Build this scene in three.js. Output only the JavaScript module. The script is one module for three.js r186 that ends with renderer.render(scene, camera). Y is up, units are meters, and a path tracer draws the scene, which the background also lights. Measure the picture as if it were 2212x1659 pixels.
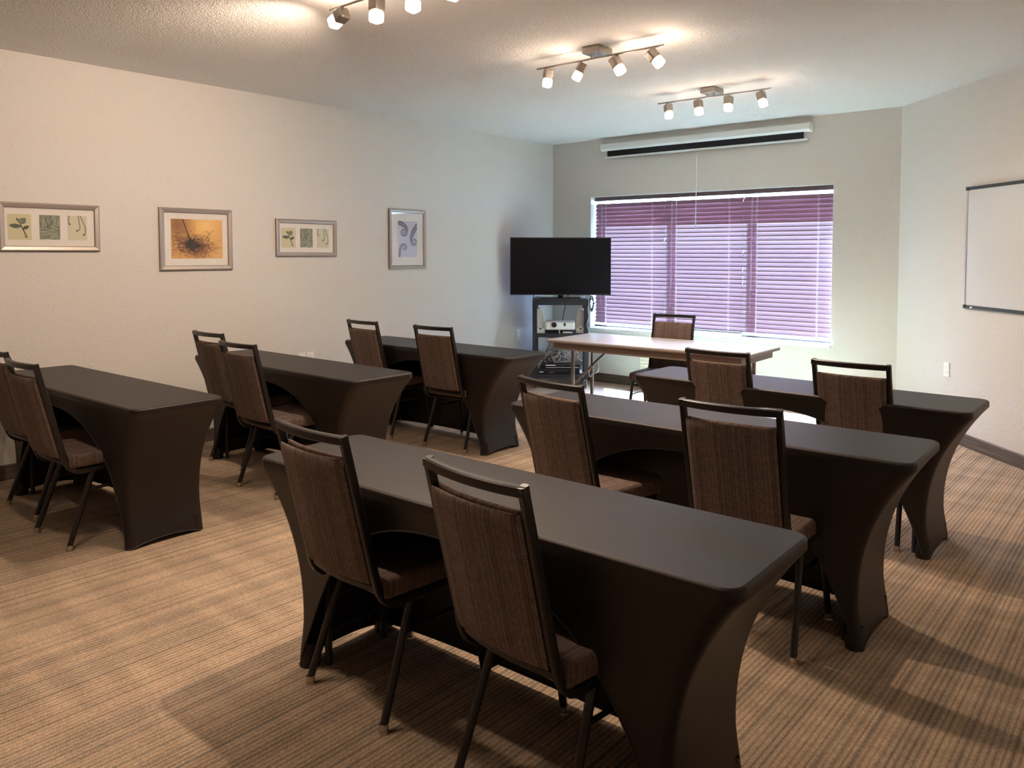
import * as THREE from 'three';
import { Sky } from 'three/addons/objects/Sky.js';
import { RoundedBoxGeometry } from 'three/addons/geometries/RoundedBoxGeometry.js';
import { mergeGeometries, toCreasedNormals } from 'three/addons/utils/BufferGeometryUtils.js';
import { RectAreaLightUniformsLib } from 'three/addons/lights/RectAreaLightUniformsLib.js';

// ------------------------------------------------------------ camera, sky, sun, exposure
RectAreaLightUniformsLib.init();
const scene = new THREE.Scene();
const camera = new THREE.PerspectiveCamera(2 * Math.atan(1659 / 2 / 1683.38) * 180 / Math.PI, 2212 / 1659, 0.05, 200);
camera.position.set(5.9154, 1.4729, 7.2506);
camera.rotation.order = 'YXZ';
camera.rotation.set(-2.8224 * Math.PI / 180, 38.6402 * Math.PI / 180, 0.1038 * Math.PI / 180);
camera.setViewOffset(2212, 1659, -104.77, 199.11, 2212, 1659);
scene.add(camera);

const renderer = new THREE.WebGLRenderer({ antialias: true });
renderer.toneMapping = THREE.LinearToneMapping;
renderer.toneMappingExposure = 18.5;
renderer.shadowMap.enabled = true;

const SUN = new THREE.Vector3(-0.3031, 0.8490, -0.4329).normalize();      // towards the sun
const sky = new Sky();
sky.name = 'sky'; sky.scale.setScalar(150);
sky.material.uniforms.turbidity.value = 10; sky.material.uniforms.rayleigh.value = 0.45;
sky.material.uniforms.mieCoefficient.value = 0.004; sky.material.uniforms.mieDirectionalG.value = 0.75;
sky.material.uniforms.sunPosition.value.copy(SUN);
sky.userData = { kind: 'structure' };
scene.add(sky);
scene.environmentIntensity = 0.7;
const sun = new THREE.DirectionalLight(new THREE.Color().setRGB(0.43, 0.82, 1.0), 10.8);
sun.name = 'sun'; sun.position.copy(SUN).multiplyScalar(20).add(new THREE.Vector3(2, 0, 0)); sun.target.position.set(2, 0, 0);
sun.castShadow = true; sun.shadow.mapSize.set(4096, 4096);
Object.assign(sun.shadow.camera, { left: -8, right: 8, top: 8, bottom: -8, near: 1, far: 45 });
scene.add(sun, sun.target);
const LAMP = { color: [1.0, 0.76, 0.57], spot: 0.23, point: 0.014, glow: 0.45 };

// ------------------------------------------------------------ helpers
const H = 2.7637, XR = 3.9458, S45 = Math.SQRT1_2;
let seed = 7; const rnd = () => { seed = (seed * 1664525 + 1013904223) >>> 0; return seed / 4294967296; };
const V = (x, y, z) => new THREE.Vector3(x, y, z);
const used = {};
function numbered(n) { const k = used[n] = (used[n] ?? -1) + 1; return k ? n + '_' + String(k).padStart(3, '0') : n; }
function shade(o) { o.traverse((m) => { if (m.isMesh) { m.castShadow = true; m.receiveShadow = true; } }); return o; }
function tag(o, label, category, group) { Object.assign(o.userData, { label, category }); if (group) o.userData.group = group; return o; }
function thing(name, label, category, pos = [0, 0, 0], turn = 0, group) {
  const o = new THREE.Group(); o.name = numbered(name); o.position.set(...pos); o.rotation.y = turn; scene.add(o);
  return tag(o, label, category, group);
}
function part(name, geo, mat, parent, pos, rot) {
  const g = Array.isArray(geo) ? join(geo) : geo;
  const m = new THREE.Mesh(g, mat); m.name = name; m.castShadow = m.receiveShadow = true;
  if (pos) m.position.set(...pos); if (rot) m.rotation.set(...rot);
  parent.add(m); return m;
}
function struct(name, geo, mat) { const m = part(name, geo, mat, scene); m.userData.kind = 'structure'; return m; }
function join(list) {
  return mergeGeometries(list.map((g) => {
    const q = g.index ? g.toNonIndexed() : g.clone();
    for (const k of Object.keys(q.attributes)) if (!['position', 'normal', 'uv'].includes(k)) q.deleteAttribute(k);
    if (!q.attributes.uv) q.setAttribute('uv', new THREE.BufferAttribute(new Float32Array(q.attributes.position.count * 2), 2));
    return q;
  }));
}
// uv in metres from position, by the face's main direction
function metreUV(geo) {
  const g = geo.index ? geo.toNonIndexed() : geo, p = g.attributes.position, n = g.attributes.normal, uv = new Float32Array(p.count * 2);
  for (let i = 0; i < p.count; i += 3) {
    let ax = 0, ay = 0, az = 0;
    for (let k = 0; k < 3; k++) { ax += n.getX(i + k); ay += n.getY(i + k); az += n.getZ(i + k); }
    ax = Math.abs(ax); ay = Math.abs(ay); az = Math.abs(az);
    for (let k = 0; k < 3; k++) {
      const j = i + k, x = p.getX(j), y = p.getY(j), z = p.getZ(j);
      const [u, v] = ay >= ax && ay >= az ? [x, z] : ax >= az ? [z, y] : [x, y];
      uv[j * 2] = u; uv[j * 2 + 1] = v;
    }
  }
  g.setAttribute('uv', new THREE.BufferAttribute(uv, 2)); return g;
}
const box = (x0, x1, y0, y1, z0, z1) => metreUV(new THREE.BoxGeometry(x1 - x0, y1 - y0, z1 - z0).translate((x0 + x1) / 2, (y0 + y1) / 2, (z0 + z1) / 2));
const rbox = (w, h, d, r = 0.004, x = 0, y = 0, z = 0, s = 2) => metreUV(new RoundedBoxGeometry(w, h, d, s, Math.min(r, w / 2.01, h / 2.01, d / 2.01)).translate(x, y, z));
const cyl = (r0, r1, h, n = 16, x = 0, y = 0, z = 0) => new THREE.CylinderGeometry(r0, r1, h, n).translate(x, y, z);
function bar(a, b, r, n = 10) {                                          // round bar between two points
  const A = V(...a), B = V(...b), d = B.clone().sub(A), g = new THREE.CylinderGeometry(r, r, d.length(), n);
  g.applyQuaternion(new THREE.Quaternion().setFromUnitVectors(V(0, 1, 0), d.clone().normalize())); g.translate(...A.add(B).multiplyScalar(0.5).toArray()); return g;
}
const tube = (pts, r, seg = 24, n = 8, closed = false) => new THREE.TubeGeometry(new THREE.CatmullRomCurve3(pts.map((p) => V(...p)), closed, 'centripetal'), seg, r, n, closed);
// sweep of a chamfered rectangle along a planar path; wB is the width along the fixed binormal
function sweep(pts, binormal, wB, wN, ch = 0.003) {
  const P = pts.map((p) => V(...p)), b = V(...binormal), pos = [], idx = [], K = 8;
  const prof = [[-wB / 2 + ch, -wN / 2], [wB / 2 - ch, -wN / 2], [wB / 2, -wN / 2 + ch], [wB / 2, wN / 2 - ch], [wB / 2 - ch, wN / 2], [-wB / 2 + ch, wN / 2], [-wB / 2, wN / 2 - ch], [-wB / 2, -wN / 2 + ch]];
  P.forEach((p, i) => {
    const t = P[Math.min(i + 1, P.length - 1)].clone().sub(P[Math.max(i - 1, 0)]).normalize(), n = t.clone().cross(b).normalize();
    for (const [x, y] of prof) pos.push(p.x + b.x * x + n.x * y, p.y + b.y * x + n.y * y, p.z + b.z * x + n.z * y);
  });
  for (let i = 0; i < P.length - 1; i++) for (let k = 0; k < K; k++) { const a = i * K + k, c = i * K + (k + 1) % K; idx.push(a, a + K, c, c, a + K, c + K); }
  for (let k = 1; k < K - 1; k++) { idx.push(0, k, k + 1); const o = (P.length - 1) * K; idx.push(o, o + k + 1, o + k); }
  const g = new THREE.BufferGeometry(); g.setAttribute('position', new THREE.Float32BufferAttribute(pos, 3)); g.setIndex(idx);
  g.computeVertexNormals(); return metreUV(toCreasedNormals(g, 0.6));
}
// cushion: two bulged faces that meet in a rim; bend(x, y, z) -> moved point
function pillow(w, h, t, bend, n = 14, p = 10) {
  const pos = [], uv = [], idx = [];
  for (const s of [1, -1]) {
    const o = pos.length / 3;
    for (let j = 0; j <= n; j++) for (let i = 0; i <= n; i++) {
      const e = (k) => { const q = k / n * 2 - 1; return Math.sign(q) * (1 - Math.pow(1 - Math.abs(q), 1.9)); };
      const u = e(i), v = e(j), f = Math.pow(Math.max(0, (1 - Math.pow(Math.abs(u), p)) * (1 - Math.pow(Math.abs(v), p))), 0.5);
      const q = bend(u * w / 2, v * h / 2, s * t / 2 * f);
      pos.push(...q); uv.push(u * w / 2, v * h / 2);
    }
    for (let j = 0; j < n; j++) for (let i = 0; i < n; i++) { const a = o + j * (n + 1) + i, b = a + 1, c = a + n + 1, d = c + 1; s > 0 ? idx.push(a, b, c, b, d, c) : idx.push(a, c, b, b, c, d); }
  }
  const g = new THREE.BufferGeometry(); g.setAttribute('position', new THREE.Float32BufferAttribute(pos, 3)); g.setAttribute('uv', new THREE.Float32BufferAttribute(uv, 2)); g.setIndex(idx);
  g.computeVertexNormals(); return g;
}

// ------------------------------------------------------------ textures
function tileNoise(n, cells, sd) {                                        // tileable value noise in [0,1]
  seed = sd; const g = Float32Array.from({ length: cells * cells }, rnd), out = new Float32Array(n * n);
  for (let y = 0; y < n; y++) for (let x = 0; x < n; x++) {
    const fx = x / n * cells, fy = y / n * cells, ix = Math.floor(fx), iy = Math.floor(fy); let a = fx - ix, b = fy - iy; a = a * a * (3 - 2 * a); b = b * b * (3 - 2 * b);
    const q = (i, j) => g[((j + cells) % cells) * cells + (i + cells) % cells];
    out[y * n + x] = (q(ix, iy) * (1 - a) + q(ix + 1, iy) * a) * (1 - b) + (q(ix, iy + 1) * (1 - a) + q(ix + 1, iy + 1) * a) * b;
  }
  return out;
}
function dataTex(w, h, fn, srgb, size) {                                  // fn(x, y) -> [r, g, b] 0..255; size = metres per tile [u, v]
  const d = new Uint8Array(w * h * 4);
  for (let y = 0; y < h; y++) for (let x = 0; x < w; x++) { const c = fn(x, y), o = (y * w + x) * 4; d[o] = c[0]; d[o + 1] = c[1]; d[o + 2] = c[2]; d[o + 3] = 255; }
  const t = new THREE.DataTexture(d, w, h); t.wrapS = t.wrapT = THREE.RepeatWrapping; t.magFilter = THREE.LinearFilter; t.minFilter = THREE.LinearMipmapLinearFilter; t.generateMipmaps = true;
  if (srgb) t.colorSpace = THREE.SRGBColorSpace; t.repeat.set(1 / size[0], 1 / size[1]); t.needsUpdate = true; return t;
}
const grey = (v) => { const k = Math.max(0, Math.min(255, v)); return [k, k, k]; };
const NW = 1024;
const nzA = tileNoise(NW, 96, 11), nzB = tileNoise(NW, 190, 12), nzC = tileNoise(NW, 24, 13), nzD = tileNoise(NW, 400, 14);
const wallBump = dataTex(NW, NW, (x, y) => { const i = y * NW + x; const b = Math.max(0, nzA[i] * 0.75 + nzB[i] * 0.35 - 0.72) * 4; return grey(90 + 150 * Math.min(1, b) + 30 * (nzB[i] - 0.5) + 14 * nzD[i]); }, false, [1.1, 1.1]);
const ceilBump = dataTex(NW, NW, (x, y) => { const i = y * NW + x; const b = Math.abs(nzB[i] - 0.5) * 2 * 0.6 + nzA[i] * 0.4; return grey(40 + 200 * Math.pow(b, 1.4) + 20 * nzD[i]); }, false, [1.3, 1.3]);
// carpet: ribs that run along z, in tones that change from rib to rib, each rib a row of short slanted loops
const CW = 2048, CH = 512, cn1 = tileNoise(512, 10, 21), cn2 = tileNoise(512, 128, 22);
seed = 31; const ribs = Array.from({ length: 128 }, () => [rnd(), rnd(), rnd()]);
const carpetPix = (x, y) => {
  const r = x / 16, k = Math.floor(r) % 128, f = r - Math.floor(r), [a, b, c] = ribs[k];
  const loop = Math.sin((y / 7 + (f < 0.5 ? 1 : -1) * x * 0.16) * Math.PI * 2 / 1.0) * 0.5 + 0.5;
  const edge = Math.exp(-Math.pow((f - 0.5) / (0.16 + 0.08 * a), 2));                       // the dark line inside a rib
  let v = 0.86 - (0.22 + 0.18 * b) * edge * (0.45 + 0.55 * loop) - 0.10 * (1 - edge) * (1 - loop);
  v += (cn1[(y % 512) * 512 + (x >> 2) % 512] - 0.5) * 0.10 + (cn2[(y % 512) * 512 + x % 512] - 0.5) * 0.16 + (c - 0.5) * 0.13;
  return [v, edge, c, loop];
};
const carpetMap = dataTex(CW, CH, (x, y) => { const [v, e, c] = carpetPix(x, y); const q = Math.max(0.12, v); return [Math.min(255, 208 * q + 6 * c), Math.min(255, 186 * q), Math.min(255, 162 * q - 5 * c)]; }, true, [2.56, 0.64]);
const carpetBump = dataTex(CW, CH, (x, y) => { const [v, e, c, l] = carpetPix(x, y); return grey(120 + 80 * (1 - e) * l - 70 * e + 60 * (v - 0.6)); }, false, [2.56, 0.64]);
// woven upholstery
const FW = 512, fn1 = tileNoise(FW, 160, 41), fn2 = tileNoise(FW, 20, 42);
seed = 43; const warp = Array.from({ length: FW }, rnd);
const weave = (x, y) => 0.5 + 0.5 * Math.sin(x * Math.PI * 2 / 8 + (Math.floor(y / 4) % 2) * Math.PI) * Math.sin(y * Math.PI * 2 / 8);
const fabricMap = dataTex(FW, FW, (x, y) => { const v = 0.62 + 0.36 * (weave(x, y) - 0.5) + 0.3 * (fn1[y * FW + x] - 0.5) + 0.26 * (warp[x >> 2] - 0.5) + 0.1 * (fn2[y * FW + x] - 0.5); return [178 * v, 149 * v, 136 * v]; }, true, [0.2, 0.2]);
const fabricBump = dataTex(FW, FW, (x, y) => grey(255 * (0.25 + 0.5 * weave(x, y) + 0.25 * fn1[y * FW + x])), false, [0.2, 0.2]);
// spandex: very fine knit
const knitBump = dataTex(256, 256, (x, y) => grey(128 + 50 * Math.sin(x * Math.PI / 2) * Math.cos(y * Math.PI / 2) + 50 * (rnd() - 0.5)), false, [0.09, 0.09]);
// baseboard laminate: streaks along u
const bn1 = tileNoise(512, 8, 51); seed = 52; const streak = Array.from({ length: 64 }, rnd);
const boardMap = dataTex(512, 64, (x, y) => { const v = 0.75 + 0.5 * (streak[y] - 0.5) + 0.3 * (bn1[(y * 8 % 512) * 512 + x] - 0.5); return [122 * v, 108 * v, 98 * v]; }, true, [1.6, 0.11]);
// brushed metal
seed = 61; const brush = Array.from({ length: 256 }, rnd);
const brushRough = dataTex(64, 256, (x, y) => grey(70 + 90 * brush[y] + 10 * rnd()), false, [0.1, 0.05]);

const std = (o) => new THREE.MeshStandardMaterial(o), phy = (o) => new THREE.MeshPhysicalMaterial(o);
const lin = (r, g, b) => new THREE.Color().setRGB(r, g, b);
const M = {
  wall: std({ color: lin(0.70, 0.675, 0.64), roughness: 0.85, bumpMap: wallBump, bumpScale: 0.0022 }),
  ceiling: std({ color: lin(0.82, 0.80, 0.775), roughness: 0.92, bumpMap: ceilBump, bumpScale: 0.005 }),
  carpet: std({ map: carpetMap, bumpMap: carpetBump, bumpScale: 0.003, roughness: 1 }),
  board: std({ map: boardMap, roughness: 0.55 }),
  trimWhite: std({ color: lin(0.80, 0.80, 0.78), roughness: 0.5 }),
  whitePlastic: std({ color: lin(0.88, 0.87, 0.83), roughness: 0.4 }),
  creamPlastic: std({ color: lin(0.72, 0.68, 0.57), roughness: 0.5 }),
  greyPlastic: std({ color: lin(0.50, 0.48, 0.45), roughness: 0.6 }),
  darkSlot: std({ color: lin(0.03, 0.03, 0.03), roughness: 0.7 }),
  nickel: std({ color: lin(0.42, 0.385, 0.35), metalness: 1, roughness: 0.34, roughnessMap: null }),
  nickelBrushed: std({ color: lin(0.36, 0.33, 0.30), metalness: 1, roughness: 1, roughnessMap: brushRough }),
  frosted: std({ color: lin(0.9, 0.88, 0.85), roughness: 0.5, emissive: lin(...LAMP.color), emissiveIntensity: LAMP.glow }),
  spandex: phy({ color: lin(0.006, 0.005, 0.005), roughness: 0.46, ior: 1.52, specularColor: lin(1, 0.9, 0.87), bumpMap: knitBump, bumpScale: 0.0004, sheen: 0.42, sheenColor: lin(0.75, 0.58, 0.54), sheenRoughness: 0.2, side: THREE.DoubleSide }),
  hem: std({ color: lin(0.03, 0.027, 0.026), roughness: 0.8 }),
  fabric: std({ map: fabricMap, bumpMap: fabricBump, bumpScale: 0.0012, roughness: 0.9 }),
  chairMetal: std({ color: lin(0.016, 0.013, 0.012), roughness: 0.38 }),
  glide: std({ color: lin(0.6, 0.57, 0.52), metalness: 1, roughness: 0.3 }),
  brass: std({ color: lin(0.55, 0.42, 0.2), metalness: 1, roughness: 0.35 }),
  laminate: std({ color: lin(0.62, 0.60, 0.61), roughness: 0.28 }),
  laminateEdge: std({ color: lin(0.24, 0.18, 0.16), roughness: 0.5 }),
  tableSteel: std({ color: lin(0.26, 0.215, 0.185), roughness: 0.45, metalness: 0.3 }),
  blackSteel: std({ color: lin(0.022, 0.024, 0.032), roughness: 0.5 }),
  blackPlastic: std({ color: lin(0.014, 0.014, 0.017), roughness: 0.4 }),
  screen: phy({ color: lin(0.010, 0.010, 0.013), roughness: 0.22, specularIntensity: 0.6 }),
  slat: phy({ color: lin(0.255, 0.140, 0.165), roughness: 0.65, specularIntensity: 0.2 }),
  blindCord: std({ color: lin(0.62, 0.55, 0.58), roughness: 0.8 }),
  headrail: std({ color: lin(0.10, 0.058, 0.066), roughness: 0.45 }),
  bottomRail: std({ color: lin(0.055, 0.032, 0.036), roughness: 0.6 }),
  pane: phy({ color: 0xffffff, transmission: 1, thickness: 0, roughness: 0, ior: 1.5 }),
  pictureGlass: phy({ color: 0xffffff, transmission: 1, thickness: 0, roughness: 0, ior: 1.45 }),
  frameSilver: std({ color: lin(0.42, 0.37, 0.34), metalness: 0.6, roughness: 0.42 }),
  frameEdge: std({ color: lin(0.07, 0.055, 0.05), roughness: 0.5 }),
  mat: std({ color: lin(0.78, 0.75, 0.71), roughness: 0.9 }),
  whiteboard: phy({ color: lin(0.72, 0.73, 0.73), roughness: 0.16, clearcoat: 0.5, clearcoatRoughness: 0.08 }),
  alu: std({ color: lin(0.7, 0.7, 0.7), metalness: 1, roughness: 0.35 }),
  boardRail: std({ color: lin(0.045, 0.05, 0.055), roughness: 0.5 }),
  casing: std({ color: lin(0.76, 0.78, 0.77), roughness: 0.4 }),
  screenCloth: std({ color: lin(0.012, 0.012, 0.016), roughness: 0.85 }),
  rubber: std({ color: lin(0.10, 0.11, 0.12), roughness: 0.6 }),
  lens: phy({ color: lin(0.01, 0.01, 0.012), roughness: 0.05, clearcoat: 1 }),
  cableBlack: std({ color: lin(0.02, 0.02, 0.024), roughness: 0.5 }),
  cableWhite: std({ color: lin(0.60, 0.60, 0.60), roughness: 0.5 }),
  cableGrey: std({ color: lin(0.26, 0.27, 0.29), roughness: 0.5 }),
  sticker: std({ color: lin(0.55, 0.66, 0.8), roughness: 0.5 }),
  concrete: std({ color: lin(0.46, 0.45, 0.43), roughness: 0.95 }),
};

// ------------------------------------------------------------ room shell
const RX = 6.42, RZ = RX - XR, BZ = 9.4, T = 0.25;                       // right wall, where the slanted wall ends, back wall, thickness
const WIN = { x0: 0.56, x1: 3.359, y0: 0.62, y1: 2.1216 };
{
  const sh = new THREE.Shape([[-T, -T], [XR + T * 0.41, -T], [RX + T, RZ - T * 0.41], [RX + T, BZ + T], [-T, BZ + T]].map(([x, z]) => new THREE.Vector2(x, z)));
  const slab = (y, h) => metreUV(new THREE.ExtrudeGeometry(sh, { depth: h, bevelEnabled: false }).rotateX(Math.PI / 2).translate(0, y, 0));
  struct('floor', slab(0, 0.2), M.carpet);
  struct('ceiling', slab(H + 0.2, 0.2), M.ceiling);
}
struct('wall_left', box(-T, 0, 0, H, -T, BZ + T), M.wall);
struct('wall_far', [box(0, WIN.x0, 0, H, -T, 0), box(WIN.x1, XR + T * 0.41, 0, H, -T, 0), box(WIN.x0, WIN.x1, 0, WIN.y0 - 0.03, -T, 0), box(WIN.x0, WIN.x1, WIN.y1, H, -T, 0)], M.wall);
const slantLen = (RX - XR) * Math.SQRT2;
{
  const m = struct('wall_right', box(0, slantLen + 0.1, 0, H, -T, 0), M.wall);
  m.position.set(XR, 0, 0); m.rotation.y = -Math.PI / 4;
}
struct('wall_side', box(RX, RX + T, 0, H, RZ - 0.05, BZ + T), M.wall);
struct('wall_back', box(0, RX, 0, H, BZ, BZ + T), M.wall);
const baseProfile = (len) => metreUV(new THREE.ExtrudeGeometry(new THREE.Shape([[0, 0], [0.012, 0], [0.012, 0.094], [0.008, 0.1], [0, 0.1]].map(([x, y]) => new THREE.Vector2(x, y))), { depth: len, bevelEnabled: false }));
struct('baseboard_left', baseProfile(BZ), M.board);
{
  const g = baseProfile(XR); g.rotateY(Math.PI / 2); g.scale(1, 1, -1);   // along x, thickness towards +z
  const i = g.attributes.position; for (let k = 0; k < i.count; k += 3) { for (const a of ['position', 'normal', 'uv']) { const at = g.attributes[a], n = at.itemSize; for (let c = 0; c < n; c++) { const t = at.array[(k + 1) * n + c]; at.array[(k + 1) * n + c] = at.array[(k + 2) * n + c]; at.array[(k + 2) * n + c] = t; } } }
  struct('baseboard_far', g, M.board);
  const r = struct('baseboard_right', g.clone(), M.board); r.scale.x = slantLen / XR; r.position.set(XR, 0, 0); r.rotation.y = -Math.PI / 4;
}
{ const g = struct('ground', box(-30, 34, -0.5, -0.3, -60, -T - 0.01), M.concrete); g.name = 'ground_outside'; }

// window: frame, two mullions, three panes, sill, white reveals
{
  const w = new THREE.Group(); w.name = 'window_1'; w.userData.kind = 'structure'; scene.add(w);
  const { x0, x1, y0, y1 } = WIN, z0 = -0.235, z1 = -0.185;
  part('frame', [box(x0, x1, y1 - 0.045, y1, z0, z1), box(x0, x1, y0, y0 + 0.045, z0, z1), box(x0, x0 + 0.045, y0, y1, z0, z1), box(x1 - 0.045, x1, y0, y1, z0, z1)], M.trimWhite, w);
  const third = (x1 - x0) / 3;
  for (const k of [1, 2]) part('mullion', box(x0 + third * k - 0.035, x0 + third * k + 0.035, y0 + 0.045, y1 - 0.045, z0, z1), M.trimWhite, w);
  for (let k = 0; k < 3; k++) part('pane', box(x0 + third * k + 0.036, x0 + third * (k + 1) - 0.036, y0 + 0.046, y1 - 0.046, -0.212, -0.208), M.pane, w);
  part('sill', rbox(x1 - x0 + 0.002, 0.032, 0.21, 0.006, (x0 + x1) / 2, y0 - 0.016, -0.08), M.trimWhite, w);
  part('reveal', [box(x0, x0 + 0.004, y0, y1, z1, -0.002), box(x1 - 0.004, x1, y0, y1, z1, -0.002), box(x0 + 0.004, x1 - 0.004, y1 - 0.004, y1, z1, -0.002)], M.trimWhite, w);
}

// ------------------------------------------------------------ blinds
const slatGeo = (() => {                                                 // 50 mm slat, slightly crowned, 3 mm thick
  const len = 0.9212, w = 0.056, pts = [], n = 6;
  for (let i = 0; i <= n; i++) { const q = i / n * 2 - 1; pts.push([q * w / 2, 0.0009 * (1 - q * q) + 0.0012]); }
  for (let i = n; i >= 0; i--) { const q = i / n * 2 - 1; pts.push([q * w / 2, 0.0009 * (1 - q * q) - 0.0012]); }
  const g = new THREE.ExtrudeGeometry(new THREE.Shape(pts.map(([x, y]) => new THREE.Vector2(x, y))), { depth: len, bevelEnabled: false });
  g.translate(0, 0, -len / 2); g.rotateY(-Math.PI / 2);                   // width along z, length along x
  return metreUV(toCreasedNormals(g, 0.7));
})();
const SLAT_T = 60.4 * Math.PI / 180, PITCH = 0.044, BLZ = -0.088;
function blind(xc, n, label, gap) {
  const t = thing('window_blind', label, 'blind', [xc, WIN.y0, BLZ], 0, 'blinds in the window');
  const top = WIN.y1 - WIN.y0 - 0.006;
  part('headrail', rbox(0.9212, 0.042, 0.055, 0.003, 0, top - 0.021, 0), M.headrail, t);
  let y = top - 0.042 - 0.052;
  for (let k = 0; k < n; k++, y -= PITCH) {
    const s = part('slat', slatGeo, M.slat, t, [(rnd() - 0.5) * 0.0012, y, 0], [SLAT_T + (rnd() - 0.5) * 0.014 + (k === 0 ? -0.15 : 0), 0, (rnd() - 0.5) * 0.0014]);
    s.name = 'slat';
  }
  const yb = gap ? 0.018 : Math.max(0.018, y + 0.010);
  part('bottom_rail', rbox(0.91, 0.018, 0.052, 0.004, 0, yb, 0.004), M.bottomRail, t, [0, 0, 0], [0, 0, gap ? -0.004 : 0]);
  for (const x of [-0.31, 0.31]) part('ladder_cord', [bar([x, top - 0.04, 0.026], [x, yb, 0.024], 0.0014, 5), bar([x, top - 0.04, -0.026], [x, yb, -0.024], 0.0014, 5), bar([x + 0.01, top - 0.04, 0.022], [x + 0.01, yb, 0.022], 0.001, 5)], M.blindCord, t);
  // lift cords with tassels
  for (const [dx, len, tx] of [[0.28, 1.18, 0], [0.27, 0.98, 0]]) {
    const yy = top - 0.04 - len;
    const c = part('lift_cord', bar([-dx - 0.08, top - 0.04, 0.033], [-dx - 0.085, yy, 0.036], 0.0012, 5), M.blindCord, t);
    part('tassel', new THREE.LatheGeometry([[0, 0.036], [0.004, 0.034], [0.006, 0.02], [0.0085, 0], [0, 0]].map(([r, q]) => new THREE.Vector2(r, q)), 10).translate(-dx - 0.085, yy - 0.03, 0.036), M.slat, c);
  }
  return t;
}
seed = 71;
blind(WIN.x0 + 0.02 + 0.4575, 31, 'mauve wooden slat blind in the window section beside the television', true);
blind(WIN.x0 + 0.02 + 0.4575 + 0.922, 31, 'mauve wooden slat blind in the middle window section behind the speaker chair', false);
blind(WIN.x0 + 0.02 + 0.4575 + 1.844, 31, 'mauve wooden slat blind in the window section next to the slanted wall', true);

// ------------------------------------------------------------ projection screen
{
  const t = thing('projection_screen', 'white pull-down projection screen case with black cloth edge above the window', 'screen', [1.968, 2.655, 0.062]);
  const L = 2.36;
  const sec = new THREE.Shape([[-0.05, 0.035], [0.03, 0.035], [0.045, 0.012], [0.045, -0.018], [0.03, -0.04], [-0.03, -0.04], [-0.05, -0.02]].map(([x, y]) => new THREE.Vector2(x, y)));
  part('case', metreUV(new THREE.ExtrudeGeometry(sec, { depth: L, bevelEnabled: false }).translate(0, 0, -L / 2).rotateY(-Math.PI / 2).rotateY(Math.PI)), M.casing, t);
  for (const s of [-1, 1]) {
    const c = part('end_cap', new THREE.ExtrudeGeometry(sec, { depth: 0.012, bevelEnabled: true, bevelSize: 0.004, bevelThickness: 0.003, bevelSegments: 2 }).translate(0, 0, -0.006).rotateY(Math.PI / 2), M.whitePlastic, t, [s * (L / 2 + 0.006), 0, 0]);
    part('hanger', tube([[0, 0.03, 0.02], [s * 0.004, 0.055, 0.0], [s * 0.004, 0.06, -0.03], [s * 0.004, 0.04, -0.058]], 0.004, 14, 6), M.alu, c);
  }
  part('screen_cloth', box(-1.125, 1.125, -0.104, -0.038, 0.008, 0.0095), M.screenCloth, t);
  part('bottom_bar', rbox(2.32, 0.019, 0.02, 0.006, 0, -0.112, 0.009), M.casing, t);
  const loop = []; for (let a = 0; a < 12; a++) loop.push([Math.cos(a / 12 * Math.PI * 2) * 0.036, -0.136 + Math.sin(a / 12 * Math.PI * 2) * 0.012, 0.012]);
  const h = part('pull_handle', tube(loop, 0.0035, 30, 6, true), M.casing, t);
  part('pull_cord', [bar([0, -0.148, 0.012], [-0.006, -0.9, 0.012], 0.0042, 6), cyl(0.004, 0.006, 0.03, 8, -0.006, -0.905, 0.012)], M.casing, h);
}

// ------------------------------------------------------------ track lights
const canopyGeo = rbox(0.13, 0.043, 0.15, 0.006), headMetal = rbox(0.062, 0.064, 0.062, 0.012, 0, 0.002, 0, 3), headGlass = rbox(0.058, 0.056, 0.058, 0.014, 0, 0.06, 0, 3);
const warm = new THREE.Color().setRGB(...LAMP.color);
function trackLight(z, dirs, label, power = [1, 1, 1, 1], x = 2.99) {
  const t = thing('track_light', label, 'track light', [x, H, z], 0, 'track lights on the ceiling');
  part('canopy', canopyGeo, M.nickelBrushed, t, [0, -0.0215, -0.025]);
  part('rail', [bar([-0.475, -0.068, 0], [0.5, -0.068, 0], 0.006, 12), bar([-0.03, -0.068, 0], [-0.03, -0.03, 0], 0.005), bar([0.03, -0.068, 0], [0.03, -0.03, 0], 0.005)], M.nickel, t);
  dirs.forEach((d, i) => {
    const px = [-0.378, -0.105, 0.155, 0.42][i], dir = V(...d).normalize();
    const h = new THREE.Group(); h.name = 'lamp_head'; t.add(h); h.position.set(px, -0.112, 0);
    part('stem', bar([0, 0.044, 0], [0, 0, 0], 0.005), M.nickel, h);
    const q = new THREE.Quaternion().setFromUnitVectors(V(0, 1, 0), dir);
    const a = part('lamp_housing', headMetal, M.nickelBrushed, h); a.quaternion.copy(q);
    const b = part('lamp_glass', headGlass, M.frosted, h); b.quaternion.copy(q);
    const c = V(px, -0.112, 0).add(V(x, H, z));
    const at = c.clone().addScaledVector(dir, 0.06), front = c.clone().addScaledVector(dir, 0.093);
    const p = new THREE.PointLight(warm, LAMP.point * Math.min(1, power[i]), 0, 2); p.name = 'lamp_glow'; p.position.copy(at); p.castShadow = true; p.shadow.radius = 1.3; scene.add(p);
    const s = new THREE.SpotLight(warm, LAMP.spot * power[i], 0, d[0] < -0.8 ? 0.95 : 1.08, 1, 2); s.name = 'lamp_beam'; s.position.copy(front); s.target.position.copy(front).add(dir); s.castShadow = true; s.shadow.radius = 1.3; scene.add(s, s.target);
  });
}
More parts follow.
